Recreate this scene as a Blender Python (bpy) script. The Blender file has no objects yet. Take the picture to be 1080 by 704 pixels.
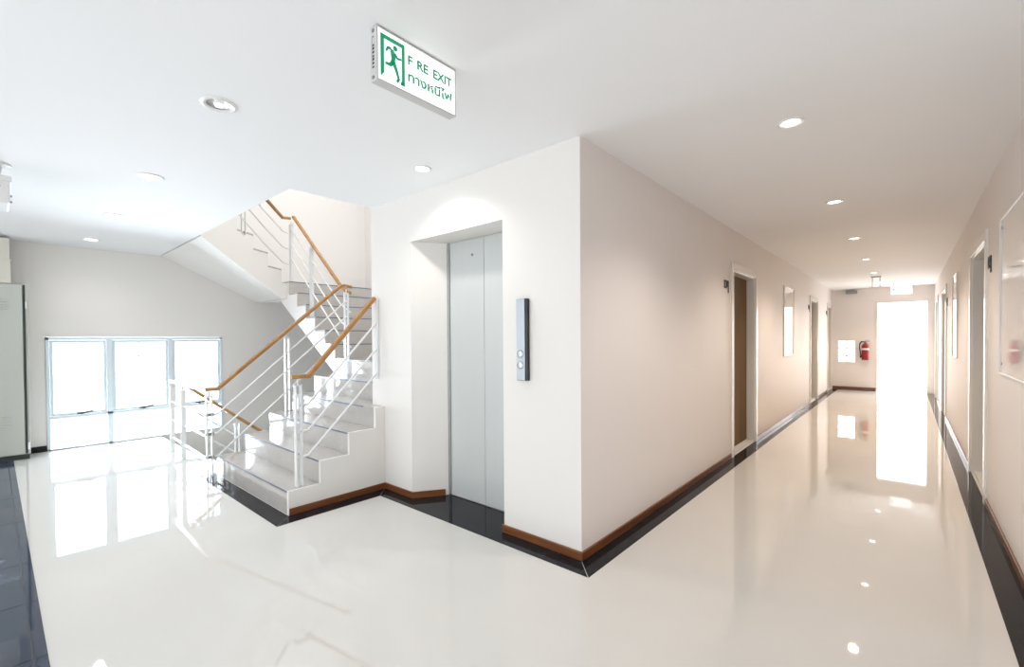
import bpy, bmesh, math, random
from mathutils import Vector, Matrix

C = bpy.context.scene.collection
# ------------------------------------------------------------------ camera
H = 2.668                                     # ceiling height of the halls
def setup_camera():
    y, p, r = math.radians(41.107), math.radians(-0.769), math.radians(-0.388)
    F = Vector((-math.sin(y) * math.cos(p), math.cos(y) * math.cos(p), math.sin(p)))
    R0 = Vector((math.cos(y), math.sin(y), 0)); U0 = R0.cross(F)
    R = R0 * math.cos(r) + U0 * math.sin(r); U = -R0 * math.sin(r) + U0 * math.cos(r)
    cd = bpy.data.cameras.new('camera'); co = bpy.data.objects.new('camera', cd); C.objects.link(co)
    m = Matrix((R, U, -F)).transposed().to_4x4(); m.translation = Vector((0, 0, 1.4))
    co.matrix_world = m
    cd.sensor_width = 36; cd.lens = 477.822 / 1080 * 36
    cd.shift_y = 12.635 / 1080; cd.clip_start = 0.02; cd.clip_end = 200
    bpy.context.scene.camera = co
setup_camera()
sc = bpy.context.scene
sc.view_settings.view_transform = 'Standard'; sc.view_settings.look = 'None'
sc.view_settings.gamma = 1; sc.view_settings.use_curve_mapping = False
sc.view_settings.exposure = 0.16

# ------------------------------------------------------------------ daylight
w = bpy.data.worlds.new('sky'); sc.world = w; w.use_nodes = True
bg = w.node_tree.nodes['Background']; bg.inputs[0].default_value = (0.93, 0.96, 1.0, 1); bg.inputs[1].default_value = 2.5
def area(name, loc, rot, sx, sy, power, col, spread=180):
    l = bpy.data.lights.new(name, 'AREA'); l.shape = 'RECTANGLE'; l.size = sx; l.size_y = sy
    l.energy = power; l.color = col; l.spread = math.radians(spread)
    o = bpy.data.objects.new(name, l); C.objects.link(o); o.location = loc; o.rotation_euler = [math.radians(a) for a in rot]
    return o
# daylight outside the openings, then added fill for lobby and stair top
area('daylight_stair_windows', (-9.0, 1.43, 0.75), (0, -115, 0), 1.7, 2.0, 250, (0.84, 0.92, 1.0))
area('daylight_corridor_end', (-0.1, 15.6, 1.2), (-90, 0, 0), 1.4, 2.4, 60, (1.0, 0.97, 0.95))
area('daylight_small_window', (-1.22, 15.5, 1.02), (-90, 0, 0), 0.6, 0.8, 6, (1.0, 0.98, 0.96))
area('lobby_fill_left', (-5.6, -3.9, 0.9), (135, 0, 0), 3.6, 1.7, 22, (0.90, 0.95, 1.0))  # added fill lamp behind the viewpoint, tilted up to brighten the ceiling
area('lobby_fill_right', (-1.3, -3.9, 0.9), (142, 0, 0), 2.6, 1.7, 66, (0.92, 0.96, 1.0))  # second added fill, aimed upward so the ceiling bounces it
area('stair_top_fill', (-5.8, 3.2, 5.55), (0, 0, 0), 3.4, 2.6, 33, (1.0, 0.97, 0.95))  # added lamp above the stairwell, skylight made up to brighten its walls

# ------------------------------------------------------------------ materials
def mat(name, col, rough=0.5, metal=0.0, spec=0.5, noise=None, coat=0.0, emit=None, estr=0.0, trans=0.0, bump=0.0):
    m = bpy.data.materials.new(name); m.use_nodes = True; nt = m.node_tree
    b = nt.nodes['Principled BSDF']
    b.inputs['Base Color'].default_value = (*col, 1); b.inputs['Roughness'].default_value = rough
    b.inputs['Metallic'].default_value = metal; b.inputs['Specular IOR Level'].default_value = spec
    b.inputs['Coat Weight'].default_value = coat; b.inputs['Coat Roughness'].default_value = 0.02
    b.inputs['Transmission Weight'].default_value = trans
    if emit: b.inputs['Emission Color'].default_value = (*emit, 1); b.inputs['Emission Strength'].default_value = estr
    if noise or bump:
        tc = nt.nodes.new('ShaderNodeTexCoord'); n = nt.nodes.new('ShaderNodeTexNoise')
        mp = nt.nodes.new('ShaderNodeMapping')
        nt.links.new(tc.outputs['Object'], mp.inputs[0]); nt.links.new(mp.outputs[0], n.inputs['Vector'])
        if noise:
            col2, scale, stretch, det = noise
            mp.inputs['Scale'].default_value = stretch; n.inputs['Scale'].default_value = scale; n.inputs['Detail'].default_value = det
            rp = nt.nodes.new('ShaderNodeValToRGB'); rp.color_ramp.elements[0].position = 0.35; rp.color_ramp.elements[1].position = 0.68
            rp.color_ramp.elements[0].color = (*col, 1); rp.color_ramp.elements[1].color = (*col2, 1)
            nt.links.new(n.outputs['Fac'], rp.inputs[0]); nt.links.new(rp.outputs[0], b.inputs['Base Color'])
        if bump:
            bn = nt.nodes.new('ShaderNodeTexNoise'); bn.inputs['Scale'].default_value = 180
            bp_ = nt.nodes.new('ShaderNodeBump'); bp_.inputs['Strength'].default_value = bump; bp_.inputs['Distance'].default_value = 0.002
            nt.links.new(tc.outputs['Object'], bn.inputs['Vector']); nt.links.new(bn.outputs['Fac'], bp_.inputs['Height'])
            nt.links.new(bp_.outputs[0], b.inputs['Normal'])
    return m
def marble(name, c1, c2, vein, scale, rough, spec=0.6):
    m = bpy.data.materials.new(name); m.use_nodes = True; nt = m.node_tree; b = nt.nodes['Principled BSDF']
    tc = nt.nodes.new('ShaderNodeTexCoord')
    n = nt.nodes.new('ShaderNodeTexNoise'); n.inputs['Scale'].default_value = scale; n.inputs['Detail'].default_value = 8; n.inputs['Distortion'].default_value = 1.2
    rp = nt.nodes.new('ShaderNodeValToRGB'); e = rp.color_ramp.elements
    e[0].position = 0.35; e[0].color = (*c1, 1); e[1].position = 0.62; e[1].color = (*c2, 1)
    k = e.new(0.70); k.color = (*vein, 1)
    nt.links.new(tc.outputs['Object'], n.inputs['Vector']); nt.links.new(n.outputs['Fac'], rp.inputs[0]); nt.links.new(rp.outputs[0], b.inputs['Base Color'])
    b.inputs['Roughness'].default_value = rough; b.inputs['Specular IOR Level'].default_value = spec
    return m
M = {
 'wall': mat('wall_paint', (0.84, 0.815, 0.78), 0.5, spec=0.3, bump=0.03),
 'corridor': mat('wall_paint_warm_light', (0.87, 0.82, 0.79), 0.5, spec=0.3, bump=0.03),  # same wall paint, with the warm lamp light put into the colour
 'ceiling': mat('ceiling_paint', (0.92, 0.92, 0.92), 0.75),
 'floor': mat('polished_tile', (0.71, 0.695, 0.66), 0.028, spec=1.0, noise=((0.73, 0.715, 0.68), 1.7, (1, 1, 1), 4)),
 'granite': marble('black_granite', (0.008, 0.008, 0.010), (0.02, 0.02, 0.024), (0.026, 0.028, 0.038), 30, 0.05, 0.14),
 'darktile': marble('dark_marble', (0.03, 0.042, 0.075), (0.055, 0.075, 0.12), (0.14, 0.17, 0.24), 2.2, 0.05, 1.0),
 'grout': mat('dark_grout', (0.01, 0.012, 0.018), 0.6),
 'skirt': mat('varnished_skirting', (0.15, 0.05, 0.016), 0.3, noise=((0.22, 0.08, 0.025), 3, (1, 1, 14), 6), coat=0.2),
 'wood': mat('handrail_wood', (0.36, 0.17, 0.045), 0.25, noise=((0.46, 0.235, 0.07), 9, (1, 1, 1), 6), coat=0.3),
 'steel': mat('white_painted_steel', (0.80, 0.81, 0.81), 0.25, coat=0.3),
 'clamp': mat('grey_clamp', (0.28, 0.29, 0.29), 0.35, metal=0.6),
 'stone': marble('polished_stair_stone', (0.50, 0.475, 0.45), (0.53, 0.505, 0.48), (0.56, 0.54, 0.51), 9, 0.05, 0.8),
 'nosing': mat('stair_nosing', (0.10, 0.12, 0.19), 0.3),
 'elev': mat('satin_lift_steel', (0.60, 0.63, 0.62), 0.28, metal=0.1, noise=((0.615, 0.645, 0.635), 60, (1, 1, 0.02), 3)),
 'elev_edge': mat('lift_frame_steel', (0.45, 0.47, 0.47), 0.25, metal=0.8),
 'black': mat('black_plastic', (0.012, 0.012, 0.013), 0.3),
 'panel': mat('brushed_panel', (0.50, 0.55, 0.60), 0.3, metal=0.3),
 'button': mat('button_metal', (0.55, 0.58, 0.60), 0.2, metal=0.7),
 'white': mat('white_trim', (0.86, 0.86, 0.84), 0.35),
 'frame': mat('door_frame_white', (0.84, 0.81, 0.76), 0.3, coat=0.2),
 'alu': mat('pale_blue_aluminium', (0.74, 0.84, 0.89), 0.35),
 'brown_door': mat('brown_door_wood', (0.13, 0.075, 0.025), 0.55, spec=0.2, noise=((0.17, 0.10, 0.038), 4, (1, 1, 0.15), 5)),
 'grey_door': mat('grey_brown_door', (0.25, 0.22, 0.19), 0.5, spec=0.25),
 'olive_door': mat('olive_brown_door', (0.28, 0.21, 0.12), 0.5, spec=0.25),
 'locker': mat('locker_enamel', (0.52, 0.54, 0.49), 0.38),
 'lockdark': mat('dark_gap', (0.04, 0.05, 0.045), 0.6),
 'cardboard': mat('beige_card', (0.70, 0.68, 0.60), 0.7),
 'device': mat('white_plastic', (0.80, 0.80, 0.79), 0.4),
 'signbody': mat('sign_aluminium', (0.66, 0.66, 0.65), 0.35, metal=0.3),
 'signface': mat('lit_sign_face', (0.9, 0.92, 0.9), 0.3, emit=(0.95, 0.97, 1.0), estr=0.75),
 'green': mat('sign_green', (0.0, 0.20, 0.09), 0.4, emit=(0.0, 0.33, 0.15), estr=0.5),
 'red': mat('extinguisher_red', (0.30, 0.004, 0.010), 0.3, coat=0.15),
 'rubber': mat('black_rubber', (0.02, 0.02, 0.02), 0.5),
 'label': mat('pale_label', (0.75, 0.75, 0.72), 0.5),
 'reflector': mat('lamp_reflector', (0.55, 0.56, 0.57), 0.15, metal=0.9),
 'lamp_warm': mat('lit_lamp_warm', (1, 1, 1), 0.5, emit=(1.0, 0.92, 0.82), estr=9),
 'lamp_cool': mat('lit_lamp_cool', (1, 1, 1), 0.5, emit=(0.95, 0.97, 1.0), estr=9),
 'lamp_dim': mat('lamp_glass_dim', (0.9, 0.9, 0.9), 0.3, emit=(1, 1, 1), estr=0.5),
 'dark': mat('dark_print', (0.03, 0.028, 0.03), 0.5),
 'ground': mat('pale_paving', (0.75, 0.76, 0.74), 0.9),
 'leaf': mat('glare_pale_leaves', (0.42, 0.47, 0.38), 0.8, noise=((0.5, 0.54, 0.45), 12, (1, 1, 1), 4)),  # window glare put into the leaf colour
 'acrylic': mat('clear_acrylic', (0.82, 0.79, 0.78), 0.03, spec=0.5),
}
def glass(name, tint=(1, 1, 1), refl=0.08):
    m = bpy.data.materials.new(name); m.use_nodes = True; nt = m.node_tree; nt.nodes.clear()
    out = nt.nodes.new('ShaderNodeOutputMaterial'); mix = nt.nodes.new('ShaderNodeMixShader')
    t = nt.nodes.new('ShaderNodeBsdfTransparent'); t.inputs[0].default_value = (*tint, 1)
    g = nt.nodes.new('ShaderNodeBsdfGlossy'); g.inputs['Roughness'].default_value = 0.02
    fr = nt.nodes.new('ShaderNodeFresnel'); fr.inputs[0].default_value = 1.45
    nt.links.new(fr.outputs[0], mix.inputs[0]); nt.links.new(t.outputs[0], mix.inputs[1]); nt.links.new(g.outputs[0], mix.inputs[2])
    nt.links.new(mix.outputs[0], out.inputs[0]); return m
M['glass'] = glass('window_glass', (0.96, 0.98, 0.99))

# ------------------------------------------------------------------ mesh helpers
class MB:
    def __init__(s): s.v = []; s.f = []
    def add(s, vs, fs):
        n = len(s.v); s.v += [tuple(v) for v in vs]; s.f += [tuple(n + i for i in f) for f in fs]; return s
    def box(s, x0, x1, y0, y1, z0, z1):
        if x0 > x1: x0, x1 = x1, x0
        if y0 > y1: y0, y1 = y1, y0
        if z0 > z1: z0, z1 = z1, z0
        return s.add([(x0,y0,z0),(x1,y0,z0),(x1,y1,z0),(x0,y1,z0),(x0,y0,z1),(x1,y0,z1),(x1,y1,z1),(x0,y1,z1)],
                     [(0,3,2,1),(4,5,6,7),(0,1,5,4),(1,2,6,5),(2,3,7,6),(3,0,4,7)])
    def prism(s, pts, a, b, axis='Z'):
        """outline pts (2-D) pushed from a to b along axis; outline in (x,y), (y,z) or (x,z)"""
        def P(p, t):
            return {'Z': (p[0], p[1], t), 'X': (t, p[0], p[1]), 'Y': (p[0], t, p[1])}[axis]
        n = len(pts); area2 = sum(pts[i][0] * pts[(i + 1) % n][1] - pts[(i + 1) % n][0] * pts[i][1] for i in range(n))
        vs = [P(p, a) for p in pts] + [P(p, b) for p in pts]
        fs = [tuple(range(n))[::-1], tuple(range(n, 2 * n))] + [(i, (i + 1) % n, n + (i + 1) % n, n + i) for i in range(n)]
        return s.add(vs, fs)
    def tube(s, path, r, n=10, prof=None, closed_ends=True):
        """round (or profiled) section swept along a path"""
        P = [Vector(p) for p in path]; rings = []
        for i, p in enumerate(P):
            if i == 0: t = (P[1] - P[0]).normalized(); k = 1
            elif i == len(P) - 1: t = (P[-1] - P[-2]).normalized(); k = 1
            else:
                a = (P[i] - P[i-1]).normalized(); b = (P[i+1] - P[i]).normalized(); t = (a + b).normalized()
                k = 1 / max(0.35, t.dot(b))
            up = Vector((0, 0, 1)) if abs(t.z) < 0.98 else Vector((0, 1, 0))
            sx = t.cross(up).normalized(); sy = sx.cross(t).normalized()
            pr = prof or [(r * math.cos(2 * math.pi * j / n), r * math.sin(2 * math.pi * j / n)) for j in range(n)]
            rings.append([p + sx * q[0] + sy * q[1] * (k if abs(t.z) > 0.05 or True else 1) for q in pr])
        m = len(rings[0]); vs = [v for r_ in rings for v in r_]; fs = []
        for i in range(len(rings) - 1):
            for j in range(m):
                fs.append((i*m + j, i*m + (j+1) % m, (i+1)*m + (j+1) % m, (i+1)*m + j))
        if closed_ends: fs += [tuple(range(m))[::-1], tuple((len(rings)-1)*m + j for j in range(m))]
        return s.add(vs, fs)
    def lathe(s, prof, loc=(0,0,0), axis='Z', n=32, closed=False):
        vs = []; fs = []; m = len(prof)
        for j in range(n):
            a = 2 * math.pi * j / n
            for r, z in prof:
                p = {'Z': (r*math.cos(a), r*math.sin(a), z), 'X': (z, r*math.cos(a), r*math.sin(a)), 'Y': (r*math.cos(a), z, r*math.sin(a))}[axis]
                vs.append((p[0]+loc[0], p[1]+loc[1], p[2]+loc[2]))
        for j in range(n):
            k = (j + 1) % n
            for i in range(m - 1): fs.append((j*m+i, k*m+i, k*m+i+1, j*m+i+1))
            if closed: fs.append((j*m+m-1, k*m+m-1, k*m, j*m))
        return s.add(vs, fs)
    def build(s, name, m, parent=None, bevel=0, smooth=False, **props):
        me = bpy.data.meshes.new(name); me.from_pydata(s.v, [], s.f); me.validate()
        b = bmesh.new(); b.from_mesh(me); bmesh.ops.remove_doubles(b, verts=b.verts, dist=1e-6) if smooth else None
        bmesh.ops.recalc_face_normals(b, faces=b.faces); b.to_mesh(me); b.free()
        me.materials.append(M[m] if isinstance(m, str) else m)
        o = bpy.data.objects.new(name, me); C.objects.link(o)
        if parent is not None: o.parent = parent; o.matrix_parent_inverse = Matrix.Translation(-Vector(parent.location))
        if bevel:
            bv = o.modifiers.new('bevel', 'BEVEL'); bv.width = bevel; bv.segments = 2; bv.limit_method = 'ANGLE'; bv.angle_limit = math.radians(40)
        if smooth:
            for p in me.polygons: p.use_smooth = True
            try: me.set_sharp_from_angle(angle=math.radians(35))
            except Exception: pass
        for k, v in props.items(): o[k] = v
        return o
def B(*a): return MB().box(*a)
def thing(name, label, cat, loc=(0, 0, 0), group=None):
    o = bpy.data.objects.new(name, None); C.objects.link(o); o.location = loc; o.empty_display_size = 0.1
    o['label'] = label; o['category'] = cat
    if group: o['group'] = group
    return o
def struct(name, mb, m, **k):
    o = mb.build(name, m, **k); o['kind'] = 'structure'; return o
def sroot(name, loc=(0, 0, 0)):
    o = bpy.data.objects.new(name, None); C.objects.link(o); o.location = loc; o['kind'] = 'structure'; o.empty_display_size = 0.1; return o
def holed(axis, t0, t1, a0, a1, z0, z1, holes):
    """wall slab of thickness t0..t1 normal to axis, spanning a0..a1 by z0..z1 with rectangular holes (a,b,zlo,zhi)"""
    mb = MB(); A = sorted({a0, a1, *[h[0] for h in holes], *[h[1] for h in holes]}); Z = sorted({z0, z1, *[h[2] for h in holes], *[h[3] for h in holes]})
    A = [a for a in A if a0 <= a <= a1]; Z = [z for z in Z if z0 <= z <= z1]
    solid = {}
    for i in range(len(A) - 1):
        for j in range(len(Z) - 1):
            ca, cz = (A[i] + A[i+1]) / 2, (Z[j] + Z[j+1]) / 2
            solid[i, j] = not any(h[0] < ca < h[1] and h[2] < cz < h[3] for h in holes)
    def P(t, a, z): return (t, a, z) if axis == 'X' else ((a, t, z) if axis == 'Y' else (a, z, t))
    for (i, j), s_ in solid.items():
        if not s_: continue
        q = [(A[i], Z[j]), (A[i+1], Z[j]), (A[i+1], Z[j+1]), (A[i], Z[j+1])]
        mb.add([P(t0, *p) for p in q], [(0, 1, 2, 3)]); mb.add([P(t1, *p) for p in q], [(3, 2, 1, 0)])
        for di, dj, e in ((-1, 0, (3, 0)), (1, 0, (1, 2)), (0, -1, (0, 1)), (0, 1, (2, 3))):
            if not solid.get((i + di, j + dj), False):
                p, r = q[e[0]], q[e[1]]
                mb.add([P(t0, *p), P(t0, *r), P(t1, *r), P(t1, *p)], [(0, 1, 2, 3)])
    return mb

# ------------------------------------------------------------------ main positions
XW = -8.33; XR = 0.50; XC = -1.543; YE = 2.424; YEND = 15.036; YB = -3.6
XLs = -3.92                 # left side wall of the lift shaft
SX0, SX1 = -5.49, -3.718    # first flight, left and right side
SY, RUN, RISE = 1.535, 0.264, 0.194
YF = 3.037; XF, RUN2 = -5.815, 0.282
YBK = 5.02; ZT = 5.4
DL1, DL2 = 5.69, 6.74       # door one opening (left corridor wall)

# ------------------------------------------------------------------ shell
def dhole(a, b, z=2.215): return (a, b, 0.0, z)
struct('floor', holed('Z', -0.12, 0.0, XW - .05, XR + .9, YB, YEND + 1.5, [(XW - .04, SX0 - .06, 1.62, YBK + .04)]), 'floor')
ceil_holes = [(XW - .04, XLs + .04, 1.64, YBK + .04)]
struct('ceiling', holed('Z', H, H + .10, XW - .1, XR + .9, YB, YEND + .2, ceil_holes), 'ceiling')
left = struct('wall_left', holed('X', XW - .14, XW, YB, YBK + .1, -2.6, ZT, [(.44, 2.43, 0.0, 1.47)]), 'wall')
struct('wall_stair_back', B(XW, XLs, YBK, YBK + .12, -2.6, ZT), 'wall')
struct('wall_stair_right', B(XLs, XLs + .12, YE + .01, YBK + .12, -2.6, ZT), 'wall')
struct('wall_lift', holed('Y', YE, YE + .17, XLs, XC - .002, 0, H, [(-3.293, -2.20, -.001, 2.264)]), 'wall')
lr = MB().prism([(-3.294, YE + .0005), (-3.115, 2.685), (-3.115, 2.76), (-3.294, 2.76)], 0, 2.2645).box(-2.20, -2.09, YE + .17, 2.76, 0, 2.34).box(-3.293, -2.20, YE + .17, 2.76, 2.2645, 2.34)
struct('wall_lift_recess', lr, 'wall')
struct('wall_lift_core', B(-3.42, -2.0, 2.80, 2.9, 0, 2.4), 'wall')
struct('wall_corridor_left', holed('X', XC - .16, XC, YE + .001, YEND, 0, H, [dhole(DL1, DL2), dhole(11.32, 12.30), dhole(14.02, 14.86)]), 'corridor')
struct('wall_right', holed('X', XR, XR + .16, YB, YEND, 0, H, [dhole(5.45, 6.62), dhole(10.62, 11.7), dhole(13.3, 14.2)]), 'corridor')
struct('wall_end', holed('Y', YEND, YEND + .16, XC - .16, XR + .16, 0, H, [(-.612, .395, 0, 2.30), (-1.43, -1.02, .71, 1.325)]), 'corridor')
struct('wall_rear', holed('Y', YB - .16, YB, XW - .14, XR + .16, 0, H, [(-7.4, -3.8, .1, 2.4), (-2.6, 0.0, .1, 2.4)]), 'wall')
# upper storey round the stairwell
struct('wall_upper_front', B(XW, XLs, .50, .62, H + .1, ZT), 'wall')
struct('wall_upper_right', B(XLs, XLs + .12, .50, YE + .01, H + .1, ZT), 'wall')
struct('ceiling_upper', holed('Z', ZT, ZT + .1, XW - .14, XLs + .12, .5, YBK + .12, [(-7.5, -4.1, 1.9, 4.5)]), 'ceiling')
struct('floor_lower', B(XW, SX0 - .06, 1.62, YBK, -2.7, -2.6), 'floor')
struct('wall_lower', MB().box(XW, SX0 - .06, 1.56, 1.62, -2.6, -.12).box(SX0 - .06, SX0, 1.62, YBK, -2.6, 0), 'wall')

# black granite strips in the floor beside the walls
zs = .0015
G = [
 [(-1.543, 2.424), (-1.543 + .142, 2.424 - .148), (-1.401, YEND), (-1.543, YEND)],
 [(-1.547, 2.420), (-1.405, 2.272), (-3.567, 2.272), (-3.715, 2.420)],
]
struct('trim_1', MB().prism([(-1.5425, 2.4215), (-1.401, 2.2735), (-1.401, YEND), (-1.5425, YEND)], -.01, zs), 'granite')
struct('trim_2', MB().prism([(-1.546, 2.42), (-1.406, 2.272), (-3.567, 2.272), (-3.716, 2.42)], -.01, zs), 'granite')
struct('trim_3', B(-3.29, -2.203, 2.4195, 2.70, -.01, zs), 'granite')
struct('trim_4', MB().prism([(-3.716, 2.417), (-3.57, 2.270), (-3.57, 1.387), (-3.716, 1.533)], -.01, zs), 'granite')
struct('trim_5', MB().prism([(-5.55, 1.385), (-3.572, 1.385), (-3.718, 1.531), (-5.55, 1.531)], -.01, zs), 'granite')
struct('trim_6', B(.362, XR - .001, .9, YEND, -.01, zs), 'granite')
struct('trim_7', B(-1.40, -.62, YEND - .15, YEND - .001, -.01, zs), 'granite')
# dark marble crossing on the left
dt = MB()
xs = [-8.32, -7.6, -6.9, -6.05, -5.21, -4.20, -3.55, -2.9, -2.2, -1.5, -.8, -.1, .36]
for a, b in zip(xs[:-1], xs[1:]):
    for y0, y1 in ((.101, .142), (-.62, .094), (-1.4, -.626)):
        dt.box(a + .003, b - .003, y0, y1, -.01, .0022)
struct('floor_marble', dt, 'darktile')
struct('floor_grout', B(-8.32, .36, -1.41, .143, -.01, .0012), 'grout')

# skirting boards
def skirting(name, *boxes):
    mb = MB()
    for b in boxes: mb.box(*b)
    return struct(name, mb, 'skirt', bevel=.003)
sk = .058; t = .014
skirting('baseboard_corridor_left', (XC + .0005, XC + t, YE - t, DL1 - .075, .0016, sk))
skirting('baseboard_corridor_middle', (XC + .0005, XC + t, DL2 + .075, 11.32 - .075, .0016, sk))
skirting('baseboard_corridor_far', (XC + .0005, XC + t, 12.30 + .075, 14.02 - .075, .0016, sk))
skirting('baseboard_lift_right', (-2.20 - .012, XC, YE - t, YE - .0005, .0016, sk))
skirting('baseboard_lift_left', (SX1 + t, -3.293, YE - t, YE - .0005, .0016, sk))
_rb = MB().prism([(-3.292, YE - .0135), (-3.281, YE - .0135), (-3.118, 2.655), (-3.132, 2.655)], .0016, sk); struct('baseboard_lift_splay', _rb, 'skirt', bevel=.002)
skirting('baseboard_stair', (SX1 + .0005, SX1 + t, SY + .002, YE - .002, .0016, sk))
skirting('baseboard_end', (XC + t, -.612, YEND - t, YEND - .0005, .0016, sk + .02))
skirting('baseboard_right', (XR - t, XR - .0005, .2, 5.45 - .075, .0016, sk))
skirting('baseboard_right_middle', (XR - t, XR - .0005, 6.62 + .075, 10.62 - .075, .0016, sk))
skirting('baseboard_right_far', (XR - t, XR - .0005, 11.7 + .075, 13.3 - .075, .0016, sk))
struct('baseboard_left', B(XW + .0005, XW + t, .286, .44, .0016, .075), 'granite')

# ------------------------------------------------------------------ doors
def make_door(name, wall_x, side, a, b, leaf_m, ztop=2.215, leaf_open=0, dark=None):
    """side=+1: wall solid lies at larger x (right wall), -1 left wall"""
    r = sroot(name, (wall_x, (a + b) / 2, 0))
    f = MB(); w_ = .07; p = .018
    x0, x1 = wall_x - side * p, wall_x + side * .165
    f.box(x0, wall_x + side * .001, a - w_, a + .012, 0.0016, ztop + w_).box(x0, wall_x + side * .001, b - .012, b + w_, 0.0016, ztop + w_).box(x0, wall_x + side * .001, a, b, ztop - .012, ztop + w_)
    f.box(wall_x, x1, a + .0005, a + .035, 0.0016, ztop - .035).box(wall_x, x1, b - .035, b - .0005, 0.0016, ztop - .035).box(wall_x, x1, a + .0005, b - .0005, ztop - .035, ztop - .0005)
    f.build('door_frame', 'frame', r, bevel=.002)
    lx0 = wall_x + side * .095
    leaf = B(lx0, lx0 + side * .04, a + .037, b - .037, .03, ztop - .038).build('door_leaf', leaf_m, r, bevel=.002)
    B(wall_x + side * .02, x1, a + .036, b - .036, 0.0018, .022).build('threshold', 'label', r)
    hy = a + .13 if name != 'door_2' else a + .13
    h = MB().lathe([(0, 0), (.026, 0), (.026, -.008 * side), (.011, -.012 * side), (.011, -.04 * side), (.027, -.045 * side), (.029, -.06 * side), (.02, -.075 * side), (0, -.078 * side)], (lx0, hy, 1.05), 'X', 20)
    h.build('door_knob', 'clamp', leaf, smooth=True)
    return r
make_door('door_1', XC, -1, DL1, DL2, 'brown_door')
make_door('door_2', XC, -1, 11.32, 12.30, 'grey_door')
make_door('door_3', XC, -1, 14.02, 14.86, 'olive_door')
make_door('door_4', XR, 1, 5.45, 6.62, 'grey_door')
make_door('door_5', XR, 1, 10.62, 11.7, 'grey_door')
make_door('door_6', XR, 1, 13.3, 14.2, 'grey_door')

# ------------------------------------------------------------------ windows
win = sroot('window_1', (XW, 1.435, 0))
f = MB(); X0, X1 = XW - .08, XW + .012
f.box(X0, X1, .442, .475, .002, 1.468).box(X0, X1, 2.40, 2.428, .002, 1.468)
f.box(X0, X1, .442, 2.428, 1.43, 1.468).box(X0, X1, .442, 2.428, .002, .022)
f.box(X0, X1, .475, 2.40, .405, .440)
for a, b in ((1.03, 1.09), (1.72, 1.775)): f.box(X0, X1, a, b, .022, 1.43)
f.build('window_frame', 'alu', win, bevel=.003)
for a, b, hz in ((.478, 1.027, .455), (1.093, 1.717, .455), (1.778, 2.397, .455)):
    s_ = MB(); e = .03
    s_.box(XW - .05, XW - .005, a, a + e, .443, 1.427).box(XW - .05, XW - .005, b - e, b, .443, 1.427).box(XW - .05, XW - .005, a + e, b - e, .443, .443 + e).box(XW - .05, XW - .005, a + e, b - e, 1.427 - e, 1.427)
    so = s_.build('window_sash', 'alu', win, bevel=.002)
    B(XW - .032, XW - .027, a + e, b - e, .473, 1.397).build('window_pane', 'glass', so)
    yc = (a + b) / 2 + .02
    hd = MB().box(XW - .006, XW + .02, yc - .012, yc + .012, .438, .468).tube([(XW + .024, yc - .05, .456), (XW + .032, yc + .02, .462), (XW + .026, yc + .11, .474)], .011, 8)
    hd.build('window_handle', 'rubber', so)
    B(XW - .032, XW - .027, a, b, .024, .403).build('window_pane', 'glass', win)
for y in (1.06, 1.7475): B(XW + .013, XW + .02, y - .012, y + .012, .0016, .018).build('floor_bolt', 'rubber', win)
# small corridor-end window with bars
win = sroot('window_2', (-1.225, YEND, .7))
f = MB().box(-1.43, -1.405, YEND + .01, YEND + .07, .71, 1.325).box(-1.045, -1.02, YEND + .01, YEND + .07, .71, 1.325).box(-1.405, -1.045, YEND + .01, YEND + .07, .71, .735).box(-1.405, -1.045, YEND + .01, YEND + .07, 1.30, 1.325)
f.box(-1.235, -1.215, YEND + .02, YEND + .06, .735, 1.30)
for z in (.90, 1.10): f.box(-1.405, -1.045, YEND + .02, YEND + .06, z - .012, z + .012)
f.build('window_frame', 'white', win)
B(-1.405, -1.045, YEND + .062, YEND + .066, .735, 1.30).build('window_pane', 'glass', win)
# rear lobby windows (behind the viewpoint, mirrored in glass and polished floor)
for n, (a, b) in enumerate(((-7.4, -3.8), (-2.6, 0.0))):
    win = sroot('window_%d' % (n + 3), ((a + b) / 2, YB, .5)); f = MB()
    k = 3 if n == 0 else 2
    for i in range(k + 1):
        x = a + (b - a) * i / k; x0 = min(max(x - .03, a), b - .06); f.box(x0, x0 + .06, YB - .1, YB - .04, .1, 2.4)
    f.box(a, b, YB - .1, YB - .04, .1, .16).box(a, b, YB - .1, YB - .04, 2.34, 2.4)
    f.build('window_frame', 'white', win)
# end doorway frame
d = sroot('door_7', (-.11, YEND, 0))
MB().box(-.612, -.58, YEND - .012, YEND + .165, .0016, 2.30).box(.363, .395, YEND - .012, YEND + .165, .0016, 2.30).box(-.58, .363, YEND - .012, YEND + .165, 2.268, 2.30).build('door_frame', 'frame', d, bevel=.002)
struct('ground', MB().box(-30, XW - .2, -25, 30, -.2, -.1).box(XW - .2, 12, YEND + 1.6, 40, -.2, -.1), 'ground')

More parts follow.
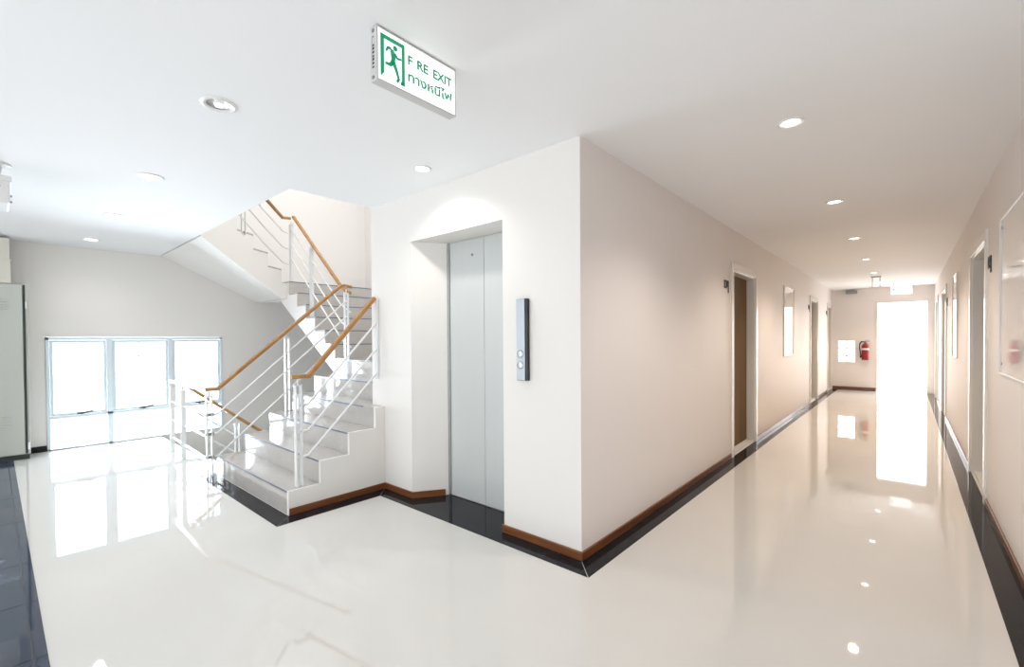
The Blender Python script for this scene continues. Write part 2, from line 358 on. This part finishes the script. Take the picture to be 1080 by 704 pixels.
# ------------------------------------------------------------------ lift
lift = thing('elevator_door', 'two satin grey steel lift door panels set back in the white wall recess', 'elevator', (-2.66, 2.70, 0))
MB().box(-3.114, -3.09, 2.69, 2.715, .002, 2.262).build('jamb', 'elev_edge', lift)
B(-3.088, -2.664, 2.700, 2.73, .008, 2.262).build('door_panel', 'elev', lift, bevel=.002)
B(-2.660, -2.2005, 2.700, 2.73, .008, 2.262).build('door_panel', 'elev', lift, bevel=.002)
B(-2.666, -2.658, 2.722, 2.735, .008, 2.262).build('seam', 'lockdark', lift)
MB().lathe([(0, 0), (.012, 0), (.012, -.004), (0, -.005)], (-2.80, 2.70, 2.125), 'Y', 16).build('key_hole', 'clamp', lift)
cp = thing('call_panel', 'narrow lift call panel with two round buttons on the white wall beside the lift', 'call panel', (-2.0, YE, 1.4))
B(-2.050, -1.952, YE - .028, YE - .001, 1.115, 1.68).build('backplate', 'black', cp, bevel=.004)
B(-2.046, -1.972, YE - .034, YE - .028, 1.118, 1.678).build('faceplate', 'panel', cp, bevel=.002)
for z in (1.30, 1.222):
    b_ = MB().lathe([(.027, 0), (.027, -.003), (.021, -.004), (.020, -.008), (0, -.009)], (-2.009, YE - .034, z), 'Y', 28)
    bo = b_.build('call_button', 'button', cp, smooth=True)
    MB().lathe([(.0262, -.0005), (.0275, -.0045), (.0255, -.0045)], (-2.009, YE - .034, z), 'Y', 28).build('button_ring', 'clamp', bo)

# ------------------------------------------------------------------ staircase
st = thing('staircase', 'polished grey stone staircase turning up in three flights beside the lift shaft', 'staircase', (-4.6, 1.535, 0))
def slab_mesh(name, mb, m, parent): return mb.build(name, m, parent)
# flight one: solid body with zigzag side (cream), stone treads and risers laid on
n1 = 6
pts = [(SY, 0.002)]
for k in range(n1): pts += [(SY + RUN * k, RISE * (k + 1) - .02), (SY + RUN * (k + 1), RISE * (k + 1) - .02)]
yl = SY + RUN * (n1 - 1)                       # landing front edge
pts = [(SY + .02, .002)]
for k in range(n1 - 1): pts += [(SY + .02 + RUN * k, RISE * (k + 1) - .022), (SY + .02 + RUN * (k + 1), RISE * (k + 1) - .022)]
pa = [(y, z) for y, z in pts if y < YE + .2]
# lower part in front of the lift wall, full width
low = [(SY + .02, .002)]
for k in range(4):
    low += [(SY + .02 + RUN * k, RISE * (k + 1) - .022)]
    low += [(min(SY + .02 + RUN * (k + 1), YE - .002), RISE * (k + 1) - .022)]
low += [(YE - .002, .002)]
MB().prism(low, SX0, SX1 - .03, 'X').build('flight_side', 'wall', st)
clad = [(SY, .002)]
for k in range(4): clad += [(SY + RUN * k, RISE * (k + 1)), (min(SY + RUN * (k + 1), YE - .002), RISE * (k + 1))]
clad += [(YE - .002, .002)]
MB().prism(clad, SX1 - .03, SX1, 'X').build('side_cladding', 'wall', st)
up = [(YE, .002), (YE, RISE * 4 - .022), (SY + .02 + RUN * 4, RISE * 4 - .022), (SY + .02 + RUN * 4, RISE * 5 - .022), (yl + .02, RISE * 5 - .022), (yl + .02, RISE * 6 - .022), (YBK - .001, RISE * 6 - .022), (YBK - .001, RISE * 6 - .24), (yl + .1, RISE * 6 - .24), (YE + .1, .55), (YE + .1, .002)]
MB().prism(up, SX0, XLs - .001, 'X').build('landing', 'wall', st)
def step(x0, x1, y0, y1, z, parent, facing='Y', rise=RISE):
    """one stone step: tread slab and riser slab, with a dark nosing line"""
    mb = MB()
    if facing == 'Y':
        mb.box(x0, x1, y0, y1, z - .022, z).box(x0, x1, y0 + .002, y0 + .02, z - rise, z - .022)
        o = mb.build('step', 'stone', parent)
        MB().box(x0 + .004, x1 - .004, y0 - .0014, y0 + .016, z - .017, z - .003).build('nosing', 'nosing', o)
    elif facing == 'X':         # climbs towards -x; x1 is the front edge
        mb.box(x0, x1, y0, y1, z - .022, z).box(x1 - .02, x1 - .002, y0, y1, z - rise, z - .022)
        o = mb.build('step', 'stone', parent)
        MB().box(x1 - .014, x1 + .0012, y0 + .004, y1 - .004, z - .016, z - .004).build('nosing', 'nosing', o)
    return o
for k in range(n1 - 1):
    y0 = SY + RUN * k; x1 = SX1 - .031
    if k == 3:
        step(SX0, XLs - .002, y0, y0 + RUN + .002, RISE * 4, st)
        B(XLs - .002, SX1 - .031, y0, YE - .001, RISE * 4 - .022, RISE * 4).build('step', 'stone', st)
        B(XLs - .002, SX1 - .031, y0 + .002, y0 + .02, RISE * 3, RISE * 4 - .022).build('step', 'stone', st)
    else: step(SX0, x1 if k < 3 else XLs - .002, y0, y0 + RUN + (.002 if k < 5 else 0), RISE * (k + 1), st)
step(SX0, XLs - .002, yl, YBK - .001, RISE * 6, st)
# flight two
def f2side(off): return [(XF - RUN2 * k, RISE * (7 + k) + off) for k in range(6)]
zig = []
for k in range(6): zig += [(XF - .02 - RUN2 * k, RISE * (7 + k) - .022), (XF - .02 - RUN2 * (k + 1) if k < 5 else XW + .001, RISE * (7 + k) - .022)]
zig += [(XW + .001, 2.05), (-7.54, 2.03), (SX0 + .001, .735), (SX0 + .001, RISE * 6 - .022), (XF - .02, RISE * 6 - .022)]
MB().prism(zig, YF, YBK - .001, 'Y').build('flight_side', 'wall', st)
B(XF, SX0, YF - .001, YBK - .001, RISE * 6 - .022, RISE * 6).build('step', 'stone', st)
for k in range(6):
    x1 = XF - RUN2 * k; x0 = x1 - RUN2 - .002 if k < 5 else XW + .001
    step(x0, x1, YF + .001, YBK - .001, RISE * (7 + k), st, 'X')
# flight three: soffit slopes up to the ceiling, right edge runs slightly outwards
Y3, Z3 = 3.035, 2.322
def xr(y): return -7.30 + (y - 2.95) / (1.66 - 2.95) * .90 if y < 2.95 else -7.30
A = []
ks = [3.035, 2.95, 2.69, 2.43, 2.17, 1.91, 1.66]
bot = lambda y: 2.06 if y >= 2.93 else 2.06 + (2.93 - y) * (H - 2.06) / (2.93 - 1.66)
vs = []; fs = []
sections = []
for i in range(len(ks)): sections.append((ks[i], bot(ks[i])))
tops = [(3.035, 2.30)]
mb = MB()
for i in range(len(ks) - 1):
    ya, yb = ks[i], ks[i + 1]
    zt = 2.30 + max(0, i) * RISE
    v = [(XW + .001, ya, bot(ya)), (xr(ya), ya, bot(ya)), (xr(yb), yb, bot(yb)), (XW + .001, yb, bot(yb)),
         (XW + .001, ya, zt), (xr(ya), ya, zt), (xr(yb), yb, zt), (XW + .001, yb, zt)]
    mb.add(v, [(3, 2, 1, 0), (4, 5, 6, 7), (0, 1, 5, 4), (1, 2, 6, 5), (2, 3, 7, 6), (3, 0, 4, 7)])
mb.build('flight_side', 'wall', st)
for i in range(1, 6):
    ya, yb = ks[i], ks[i + 1]; z = Z3 + RISE * i
    MB().add([(XW + .001, ya, z - .022), (xr(ya) + .004, ya, z - .022), (xr(yb) + .004, yb, z - .022), (XW + .001, yb, z - .022), (XW + .001, ya, z), (xr(ya) + .004, ya, z), (xr(yb) + .004, yb, z), (XW + .001, yb, z)],
             [(3, 2, 1, 0), (4, 5, 6, 7), (0, 1, 5, 4), (1, 2, 6, 5), (2, 3, 7, 6), (3, 0, 4, 7)]).build('step', 'stone', st)
# descending flight left of the well; paler tile puts bright light into its colour
for k in range(9):
    ya = 1.64 + .27 * k; z = -RISE * (k + 1)
    B(XW + .001, -6.56, ya, ya + .28, z - .15, z).build('step', 'floor', st)
struct('floor_upper', B(XW, XLs, .62, 1.64, H + .1, Z3 + RISE * 5), 'floor')

# ------------------------------------------------------------------ railings
HP = [(.024 * math.cos(a) * 1.0, .017 * math.sin(a)) for a in [2 * math.pi * i / 14 for i in range(14)]]
HP = [(-.024, -.012), (-.018, -.018), (.018, -.018), (.024, -.012), (.024, .010), (.016, .018), (-.016, .018), (-.024, .010)]
def handrail(path, parent, z=0): return MB().tube([(x, y, zz + z) for x, y, zz in path], 0, prof=HP).build('handrail', 'wood', parent)
def bars(paths, parent):
    for p in paths: MB().tube(p, .0105, 8).build('rail_bar', 'steel', parent, smooth=True)
def newel(x, y, z0, z1, parent, dx=0, dy=.045, w_=.012):
    """twin flat uprights with rounded tops, a pin to the handrail and a foot"""
    for s in (-1, 1):
        cx, cy = x + s * dx / 2, y + s * dy / 2
        hx, hy = (.022, .006) if dy > dx else (.006, .022)
        mb = MB().box(cx - hx, cx + hx, cy - hy, cy + hy, z0, z1 - .06)
        mb.build('newel_post', 'steel', parent, bevel=.004)
    MB().box(x - dx/2 - .015, x + dx/2 + .015, y - dy/2 - .012, y + dy/2 + .012, z1 - .075, z1 - .06).tube([(x, y, z1 - .07), (x, y, z1 - .012)], .008, 8).build('newel_cap', 'steel', parent)
XRr = -3.80
R1 = thing('stair_railing', 'short white steel railing with brown wooden handrail ending on the lift wall', 'railing', (XRr, 1.65, RISE), None)
handrail([(XRr, 1.60, 1.105), (XRr, 1.745, 1.105), (XRr - .01, 2.385, 1.80)], R1)
newel(XRr, 1.655, RISE, 1.095, R1)
B(XRr - .02, XRr + .02, 2.392, 2.404, 1.03, 1.79).build('end_post', 'steel', R1, bevel=.003)
bars([[(XRr, 1.66, 1.095 - o), (XRr, 1.735, 1.095 - o), (XRr, 2.392, e)] for o, e in ((.23, 1.56), (.45, 1.315), (.66, 1.085))], R1)
# long railing: first flight left side, second flight, third flight
XL1 = -5.44
R2 = thing('stair_railing', 'long white steel railing with wooden handrail climbing from the floor round all three flights', 'railing', (XL1, 1.45, 0))
P1 = [(XL1, 1.42, .905), (XL1, 1.54, .905), (XL1 - .02, 2.90, 2.085), (-5.72, 3.09, 2.12)]
handrail([(XL1, 1.42, .905), (XL1, 1.54, .905), (XL1, 2.93, 2.10)], R2)
handrail([(XL1 + .03, 2.95, 2.10), (XL1 - .05, 3.09, 2.10)], R2)
handrail([(-5.50, 3.08, 2.02), (-5.74, 3.09, 2.13), (-7.17, 3.09, 3.32)], R2)
handrail([(-7.22, 3.06, 3.30), (-7.2, 2.94, 3.285), (-7.02, 2.60, 3.50), (-6.45, 1.70, 4.13)], R2)
newel(XL1, 1.46, 0.0016, .895, R2)
newel(XL1, 2.25, RISE * 3, 1.50, R2)
newel(XL1 - .04, 3.02, RISE * 6, 2.08, R2)
newel(-6.58, 3.085, RISE * 9, 2.82, R2, dx=.045, dy=0)
newel(-7.26, 3.09, RISE * 12 + .194 * 0, 3.28, R2, dx=.045, dy=0)
newel(-6.82, 2.27, 2.86, 3.66, R2)
bars([[(XL1, 1.46, z), (XL1, 1.535, z), (XL1, 3.0, z + 1.27)] for z in (.64, .44, .20)], R2)
for z in (.64, .44, .20): B(XL1 - .014, XL1 + .014, 1.425, 1.50, z - .016, z + .016).build('bar_clamp', 'clamp', R2, bevel=.003)
bars([[(-5.50, 3.09, 2.02 - o), (-5.74, 3.09, 2.13 - o), (-7.23, 3.09, 3.37 - o)] for o in (.25, .48, .71)], R2)
bars([[(-7.25, 3.04, 3.33 - o), (-7.2, 2.94, 3.34 - o), (-7.02, 2.60, 3.56 - o), (-6.45, 1.70, 4.19 - o)] for o in (.26, .50, .74)], R2)
# guard rail at the floor opening
R3 = thing('guard_railing', 'low white guard railing with three bars beside the left windows and first step', 'railing', (-6.5, 1.48, 0))
handrail([(-7.14, 1.50, .895), (-5.53, 1.46, .895)], R3)
newel(-7.10, 1.50, .0016, .885, R3, dx=.045, dy=0)
newel(-6.50, 1.48, .0016, .885, R3, dx=.045, dy=0)
bars([[(-7.10, 1.50, z), (-5.50, 1.46, z)] for z in (.63, .40, .17)], R3)
R4 = thing('descending_railing', 'white railing with wooden handrail going down behind the first flight', 'railing', (-6.52, 1.6, 0))
handrail([(-6.52, 1.54, .85), (-6.52, 2.75, -.14)], R4)
newel(-6.52, 2.06, -.42, .40, R4)
bars([[(-6.52, 1.60, .80 - o), (-6.52, 2.75, -.14 - o)] for o in (.25, .48)], R4)

# ------------------------------------------------------------------ downlights
def downlight(x, y, kind, label, group=None, power=0, r=.085, zc=H, cone=145, tint=(1.0, .84, .70)):
    d = thing('downlight', label, 'ceiling light', (x, y, zc), group)
    MB().lathe([(r, .0), (r, -.006), (r - .012, -.010), (r - .024, -.004), (r - .026, .0), (r - .024, .0)], (x, y, zc), 'Z', 36).build('trim_ring', 'white', d, smooth=True)
    if kind == 'reflector':
        MB().lathe([(r - .025, -.003), (r - .035, .0), (.012, -.0015)], (x, y, zc), 'Z', 28).build('reflector', 'reflector', d, smooth=True)
        MB().lathe([(.024, -.002), (.020, -.012), (0, -.016)], (x, y, zc), 'Z', 20).build('lamp', 'lamp_dim', d, smooth=True)
    else:
        MB().lathe([(r - .024, -.004), (r * .4, -.006), (0, -.006)], (x, y, zc), 'Z', 28).build('lamp', 'lamp_warm' if kind == 'warm' else 'lamp_cool', d, smooth=True)
    if power:
        l = bpy.data.lights.new('lamp_light', 'SPOT'); l.energy = power; l.spot_size = math.radians(cone); l.spot_blend = .7; l.shadow_soft_size = .05
        l.color = tint if kind == 'warm' else (1.0, .97, .92)
        o = bpy.data.objects.new('lamp_light', l); C.objects.link(o); o.location = (x, y, zc - .03)
    return d
hall = [('reflector', 'round recessed downlight with visible silvery reflector, nearest the lit sign', 0),
        ('cool', 'second recessed downlight of the left row, bright white disc', 10),
        ('cool', 'third recessed downlight of the left row, faint against the bright ceiling', 10),
        ('cool', 'farthest recessed downlight of the left row, close to the window wall', 10)]
for k, (kd, lb, pw) in enumerate(hall): downlight(-2.776 - 1.60 * k, .814, kd, lb, 'downlights across the left ceiling', pw)
downlight(-2.705, 2.105, 'cool', 'recessed downlight in the ceiling just in front of the lift door', None, 22, r=.07)
names = ['largest and nearest corridor downlight', 'second corridor downlight from the viewer', 'third corridor downlight from the viewer', 'fourth corridor downlight from the viewer', 'fifth corridor downlight, in front of the hanging rods', 'farthest corridor downlight, near the end doorway']
for k in range(6): downlight(-.522 + .004 * k, 3.106 + 2.083 * k, 'warm', names[k] + ', lit round disc', 'downlights along the corridor ceiling', (48, 52, 66, 66, 66, 66)[k], r=.07, cone=130, tint=(1.0, .90, .82) if k == 0 else (1.0, .84, .69) if k == 1 else (1.0, .78, .58))

# ------------------------------------------------------------------ exit sign
def text_mesh(name, s, size, m, parent, mat4, extr=.0006, xs=1.0, bold=.0):
    cu = bpy.data.curves.new(name, 'FONT'); cu.body = s; cu.size = size; cu.extrude = extr; cu.offset = bold
    to = bpy.data.objects.new('tmp', cu); C.objects.link(to); bpy.context.view_layer.update()
    dg = bpy.context.evaluated_depsgraph_get(); me = bpy.data.meshes.new_from_object(to.evaluated_get(dg))
    bpy.data.objects.remove(to); me.materials.clear(); me.materials.append(M[m])
    xs_ = [v.co.x for v in me.vertices]; x0, x1 = min(xs_), max(xs_)
    me.transform(Matrix.Translation((-x0, 0, 0))); me.transform(Matrix.Diagonal((xs / (x1 - x0), 1, 1, 1)))
    me.transform(mat4)
    o = bpy.data.objects.new(name, me); C.objects.link(o)
    if parent is not None: o.parent = parent; o.matrix_parent_inverse = Matrix.Translation(-Vector(parent.location))
    return o
SXF = -1.603; sy0, sy1, sz0, sz1 = 1.026, 1.447, 2.448, 2.664
sg = thing('exit_sign', 'lit white box sign reading FIRE EXIT with green running man, hung under the near ceiling', 'exit sign', (-1.62, 1.24, sz1))
B(SXF - .045, SXF - .004, sy0, sy1, sz0, sz1).build('housing', 'signbody', sg, bevel=.003)
fr_ = MB(); e = .006
fr_.box(SXF - .006, SXF + .001, sy0, sy1, sz0, sz0 + e).box(SXF - .006, SXF + .001, sy0, sy1, sz1 - e, sz1).box(SXF - .006, SXF + .001, sy0, sy0 + e, sz0 + e, sz1 - e).box(SXF - .006, SXF + .001, sy1 - e, sy1, sz0 + e, sz1 - e)
fr_.build('face_rim', 'signbody', sg)
fc = B(SXF - .005, SXF - .001, sy0 + e, sy1 - e, sz0 + e, sz1 - e).build('face_panel', 'signface', sg)
B(SXF - .005 + .001, SXF + .0004, sy0 + .17, sy0 + .172, sz1 - .012, sz1 - .004).build('switch', 'clamp', sg)
def SP(a, b): return (SXF - .0008, sy0 + a, sz0 + b)    # along the face from its near left bottom corner
pic = MB()
def poly(pts, mb=pic, th=.0014):
    n = len(pts); v0 = [SP(*p) for p in pts]; v1 = [(x + th, y, z) for x, y, z in v0]
    mb.add(v0 + v1, [tuple(range(n)), tuple(range(2*n-1, n-1, -1))] + [(i, (i+1) % n, n + (i+1) % n, n + i) for i in range(n)])
def limb(a, b, w0, w1):
    d = Vector((b[0]-a[0], b[1]-a[1])).normalized(); q = Vector((-d.y, d.x))
    poly([(a[0]+q.x*w0, a[1]+q.y*w0), (a[0]-q.x*w0, a[1]-q.y*w0), (b[0]-q.x*w1, b[1]-q.y*w1), (b[0]+q.x*w1, b[1]+q.y*w1)])
# door outline
poly([(.018, .020), (.034, .040), (.034, .182), (.018, .194)])
poly([(.018, .194), (.034, .178), (.120, .178), (.134, .194)])
poly([(.134, .194), (.120, .178), (.120, .022), (.134, .022)])
poly([(.112, .022), (.134, .022), (.134, .036), (.116, .036)])
# running figure
poly([(.088 + .0105 * math.cos(k * math.pi / 8), .160 + .0105 * math.sin(k * math.pi / 8)) for k in range(16)])
poly([(.064, .150), (.080, .150), (.090, .128), (.086, .098), (.070, .094), (.068, .116)])
limb((.068, .150), (.052, .150), .006, .005); limb((.054, .152), (.044, .132), .005, .004)
limb((.084, .138), (.100, .122), .006, .005); limb((.098, .123), (.118, .127), .005, .004)
limb((.076, .102), (.064, .082), .009, .007); limb((.066, .084), (.040, .082), .007, .005)
limb((.080, .100), (.094, .070), .009, .007); limb((.093, .073), (.106, .036), .007, .005); limb((.103, .038), (.095, .026), .006, .005)
pic.build('pictogram', 'green', fc)
RM = Matrix(((0, 0, 1, 0), (1, 0, 0, 0), (0, 1, 0, 0), (0, 0, 0, 1)))
def SM(a, b): return Matrix.Translation(SP(a, b)) @ RM
for s, a, wd in (('F', .152, .023), ('RE', .200, .060), ('EXIT', .288, .108)):
    text_mesh('lettering', s, .054, 'green', fc, SM(a, .127), xs=wd, bold=.0015)
text_mesh('lettering', 'ทางหนีไฟ', .056, 'green', fc, SM(.152, .056), xs=.246, bold=.0012)
# end face screws and small printed strip
for z in (2.648, 2.462): MB().lathe([(0, -.004), (.007, -.003), (.008, 0)], (SXF - .024, sy0, z), 'Y', 14).build('screw', 'clamp', sg)
ls = MB().box(SXF - .0305, SXF - .0300, sy0 - .0008, sy0 + .001, 2.50, 2.628)
for k in range(7): ls.box(SXF - .030, SXF - .018, sy0 - .0008, sy0 + .001, 2.50 + k * .0145, 2.507 + k * .0145 + (k % 3) * .002)
ls.box(SXF - .027, SXF - .021, sy0 - .0008, sy0 + .001, 2.622, 2.628)
ls.build('printed_strip', 'dark', sg)

# far exit sign
es = thing('exit_sign', 'small bright white exit sign hanging at the far end of the corridor', 'exit sign', (-.11, 14.0, 2.62))
B(-.303, .083, 13.98, 14.02, 2.40, 2.612).build('housing', 'signbody', es, bevel=.003)
ef = B(-.298, .078, 13.974, 13.9795, 2.406, 2.606).build('face_panel', mat('far_sign_face', (.9, .92, .9), .3, emit=(1, 1, 1), estr=1.6), es)
MB().lathe([(0, -.001), (.012, 0)], (-.255, 13.974, 2.545), 'Y', 12).prism([(-.270, 2.53), (-.240, 2.53), (-.236, 2.49), (-.262, 2.47), (-.268, 2.49)], 13.9725, 13.974, 'Y').build('pictogram', 'green', ef)
for x in (-.25, .03): MB().tube([(x, 14.0, 2.61), (x, 14.0, H - .001)], .006, 8).build('hanger', 'clamp', es)

hb = thing('ceiling_bracket', 'dark ceiling plate with two thin rods hanging before the corridor end', 'bracket', (-.5, 12.2, H))
B(-.585, -.415, 12.17, 12.23, H - .022, H - .0005).build('ceiling_plate', 'clamp', hb)
for x in (-.56, -.436): MB().tube([(x, 12.2, H - .02), (x, 12.2, 2.45)], .006, 8).build('rod', 'clamp', hb)
B(-.60, -.40, 12.185, 12.215, 2.43, 2.452).build('carrier', 'white', hb, bevel=.002)

em = thing('emergency_light', 'grey emergency light box mounted high on the corridor end wall', 'emergency light', (-1.15, YEND, 2.5))
B(-1.24, -1.00, YEND - .10, YEND - .001, 2.545, 2.625).build('battery_box', 'clamp', em, bevel=.006)
for x in (-1.20, -1.10):
    MB().lathe([(.0, .05), (.03, .045), (.042, .0), (.036, -.002), (0, .008)], (x, YEND - .10, 2.50), 'Y', 18).tube([(x, YEND - .07, 2.55), (x, YEND - .07, 2.50)], .008, 8).build('lamp_head', 'device', em, smooth=True)

# ------------------------------------------------------------------ fire extinguisher
fx = thing('fire_extinguisher', 'red fire extinguisher with black hose hung on the corridor end wall', 'fire extinguisher', (-.83, YEND, .8))
cx, cy = -.825, YEND - .10
MB().lathe([(0, .80), (.065, .80), (.078, .815), (.078, 1.14), (.070, 1.18), (.045, 1.215), (.022, 1.23), (.022, 1.25), (0, 1.25)], (cx, cy, 0), 'Z', 28).build('cylinder', 'red', fx, smooth=True)
MB().lathe([(.0788, 1.06), (.0788, 1.11)], (cx, cy, 0), 'Z', 28).build('paper_label', 'label', fx, smooth=True)
MB().box(cx - .022, cx + .022, cy - .022, cy + .022, 1.25, 1.285).box(cx - .02, cx + .10, cy - .012, cy + .012, 1.285, 1.297).box(cx - .01, cx + .085, cy - .01, cy + .01, 1.31, 1.322).build('valve', 'clamp', fx, bevel=.003)
MB().tube([(cx - .02, cy, 1.27), (cx - .075, cy - .01, 1.285), (cx - .115, cy - .01, 1.22), (cx - .115, cy - .01, 1.10), (cx - .098, cy - .01, .98), (cx - .088, cy - .01, .93)], .013, 8).build('hose', 'rubber', fx, smooth=True)
MB().lathe([(.013, .95), (.024, .86), (0, .862)], (cx - .09, cy - .01, 0), 'Z', 14).build('nozzle', 'rubber', fx, smooth=True)
MB().box(cx - .03, cx + .03, cy + .07, YEND - .001, 1.10, 1.24).build('wall_bracket', 'clamp', fx)

# ------------------------------------------------------------------ notice boards
def board(name, x, side, a, b, z0, z1, label, group):
    t_ = thing(name, label, 'notice board', (x, (a + b) / 2, z0), group)
    B(x - side * .0006, x - side * .010, a, b, z0, z1).build('glossy_sheet', 'acrylic', t_)
    e = .012; f_ = MB(); X = (x - side * .0005, x - side * .018)
    f_.box(*X, a - e, a, z0 - e, z1 + e).box(*X, b, b + e, z0 - e, z1 + e).box(*X, a, b, z0 - e, z0).box(*X, a, b, z1, z1 + e)
    f_.build('board_frame', 'white', t_, bevel=.002)
    for yy in (a + .06, b - .06):
        for zz in (z0 + .06, z1 - .06): MB().lathe([(0, -side * .016), (.010, -side * .014), (.010, -side * .009)], (x, yy, zz), 'X', 12).build('standoff_screw', 'clamp', t_)
board('notice_board', XR, 1, 3.40, 4.62, 1.15, 2.20, 'large clear framed notice board on the right wall nearest the viewer', 'wall boards')
board('notice_board', XR, 1, 8.36, 9.05, 1.12, 2.24, 'narrow-looking glossy notice board on the right wall beyond the first right door', 'wall boards')
board('notice_board', XC, -1, 8.60, 9.42, 1.10, 2.25, 'glossy notice board on the left corridor wall between two doors, mirroring daylight', 'wall boards')

# ------------------------------------------------------------------ room number plates
def plate(x, side, a, z, label):
    t_ = thing('room_number', label, 'room number', (x, a, z), 'room numbers beside the doors')
    X = (x - side * .001, x - side * .008)
    d_ = 1 if side < 0 else -1     # reading direction along y
    def bx(mb, u0, u1, v0, v1): mb.box(*X, a + d_ * u0, a + d_ * u1, z + v0, z + v1)
    m1 = MB(); bx(m1, 0, .022, 0, .09); bx(m1, .022, .066, .0, .018); bx(m1, .066, .088, 0, .09); bx(m1, .022, .066, .075, .09); m1.build('numeral', 'dark', t_)
    m2 = MB(); bx(m2, .10, .16, .075, .09); bx(m2, .140, .16, -.045, .075); bx(m2, .10, .118, .02, .075); bx(m2, .118, .14, .02, .035); m2.build('numeral', 'dark', t_)
plate(XC, -1, 5.37, 1.96, 'dark room number on the left wall beside the brown door')
plate(XC, -1, 11.05, 1.98, 'small dark room number on the left wall before the second corridor door')
plate(XC, -1, 13.78, 1.98, 'tiny dark room number on the left wall before the last corridor door')
plate(XR, 1, 5.345, 1.95, 'dark room number on the right wall beside the nearest right door')
plate(XR, 1, 10.50, 1.95, 'small dark room number on the right wall by the far grey door')

# ------------------------------------------------------------------ lockers and ceiling device at the left edge
lk = thing('steel_locker', 'pale grey-green steel locker with louvre slots at the left edge beside the windows', 'locker', (-8.12, -.02, 0))
B(-8.31, -7.97, -.32, .285, .062, 2.098).build('cabinet_body', 'locker', lk, bevel=.004)
B(-8.30, -7.98, -.31, .275, .0025, .062).build('plinth', 'lockdark', lk)
B(-7.972, -7.962, .243, .262, .07, 2.09).build('door_gap_shade', 'lockdark', lk)  # dark strip painted for the shade in the gap beside the door
dr = B(-7.97, -7.945, -.31, .238, .072, 2.088).build('locker_door', 'locker', lk, bevel=.004)
for zc in (1.80, .42):
    for k in range(5): MB().prism([(-7.945, zc + .03 * k), (-7.9385, zc + .03 * k - .006), (-7.945, zc + .03 * k - .010)], .02, .13, 'Y').build('louvre', 'locker', dr)
for z in (.16, 1.85): MB().tube([(-7.952, .268, z - .04), (-7.952, .268, z + .04)], .008, 8).build('hinge', 'steel', lk)
b1 = thing('storage_box', 'plain beige box standing on top of the grey-green locker', 'box', (-8.1, -.05, 2.10))
B(-8.28, -7.96, -.28, .153, 2.101, 2.36).build('box_body', 'cardboard', b1, bevel=.004)
B(-8.285, -7.955, -.285, .160, 2.36, 2.385).build('box_lid', 'cardboard', b1, bevel=.003)
b2 = thing('storage_box', 'taller beige box on the upper stack reaching towards the ceiling', 'box', (-8.1, -.05, 2.385))
B(-8.27, -7.96, -.28, .145, 2.386, 2.63).build('box_body', 'cardboard', b2, bevel=.004)
B(-7.9599, -7.958, -.28, -.02, 2.42, 2.50).build('box_label', 'label', b2)
dv = thing('ceiling_device', 'white device on a ceiling mount hanging at the left edge above the locker', 'ceiling device', (-5.2, 0, H))
MB().lathe([(0, 0), (.075, -.001), (.075, -.012), (.03, -.018), (0, -.018)], (-4.85, .035, H), 'Z', 28).build('ceiling_flange', 'device', dv, smooth=True)
MB().tube([(-4.85, .035, H - .015), (-4.85, .035, H - .10)], .016, 12).lathe([(.016, -.10), (.028, -.03), (.028, -.018)], (-4.85, .035, H), 'Z', 20).build('stem', 'device', dv, smooth=True)
B(-5.00, -4.72, -.26, .105, 2.52, 2.565).build('mount_bracket', 'device', dv, bevel=.008)
bd = B(-5.02, -4.70, -.28, .095, 2.37, 2.52).build('device_body', 'device', dv, bevel=.012)
B(-4.6995, -4.697, -.2, .05, 2.475, 2.485).build('vent_slot', 'clamp', bd)
for z in (2.40, 2.44): MB().lathe([(0, .012), (.007, .010), (.008, 0)], (-4.80, .095, z), 'Y', 12).build('plug', 'clamp', bd)

# shrub outside the left windows, its leaf colour bleached for overexposure
random.seed(4)
sh = thing('garden_shrub', 'washed-out shrub outside seen faintly through the middle window', 'shrub', (-14.5, 2.25, -.1)); mb = MB()
for k in range(90):
    a, b_, r_ = random.random() * 6.283, math.acos(2 * random.random() - 1), .30 * (.5 + .5 * random.random())
    c = Vector((-14.5 + r_ * math.cos(a) * math.sin(b_), 2.25 + r_ * math.sin(a) * math.sin(b_), .75 + r_ * 1.5 * math.cos(b_)))
    u = Vector((random.uniform(-1, 1), random.uniform(-1, 1), random.uniform(-1, 1))).normalized(); v = u.orthogonal().normalized()
    mb.add([c - u * .05, c + v * .02, c + u * .05, c - v * .02], [(0, 1, 2, 3)])
mb.build('foliage', 'leaf', sh)
MB().tube([(-14.5, 2.25, -.1), (-14.48, 2.25, .8)], .012, 8).build('stem', 'leaf', sh)
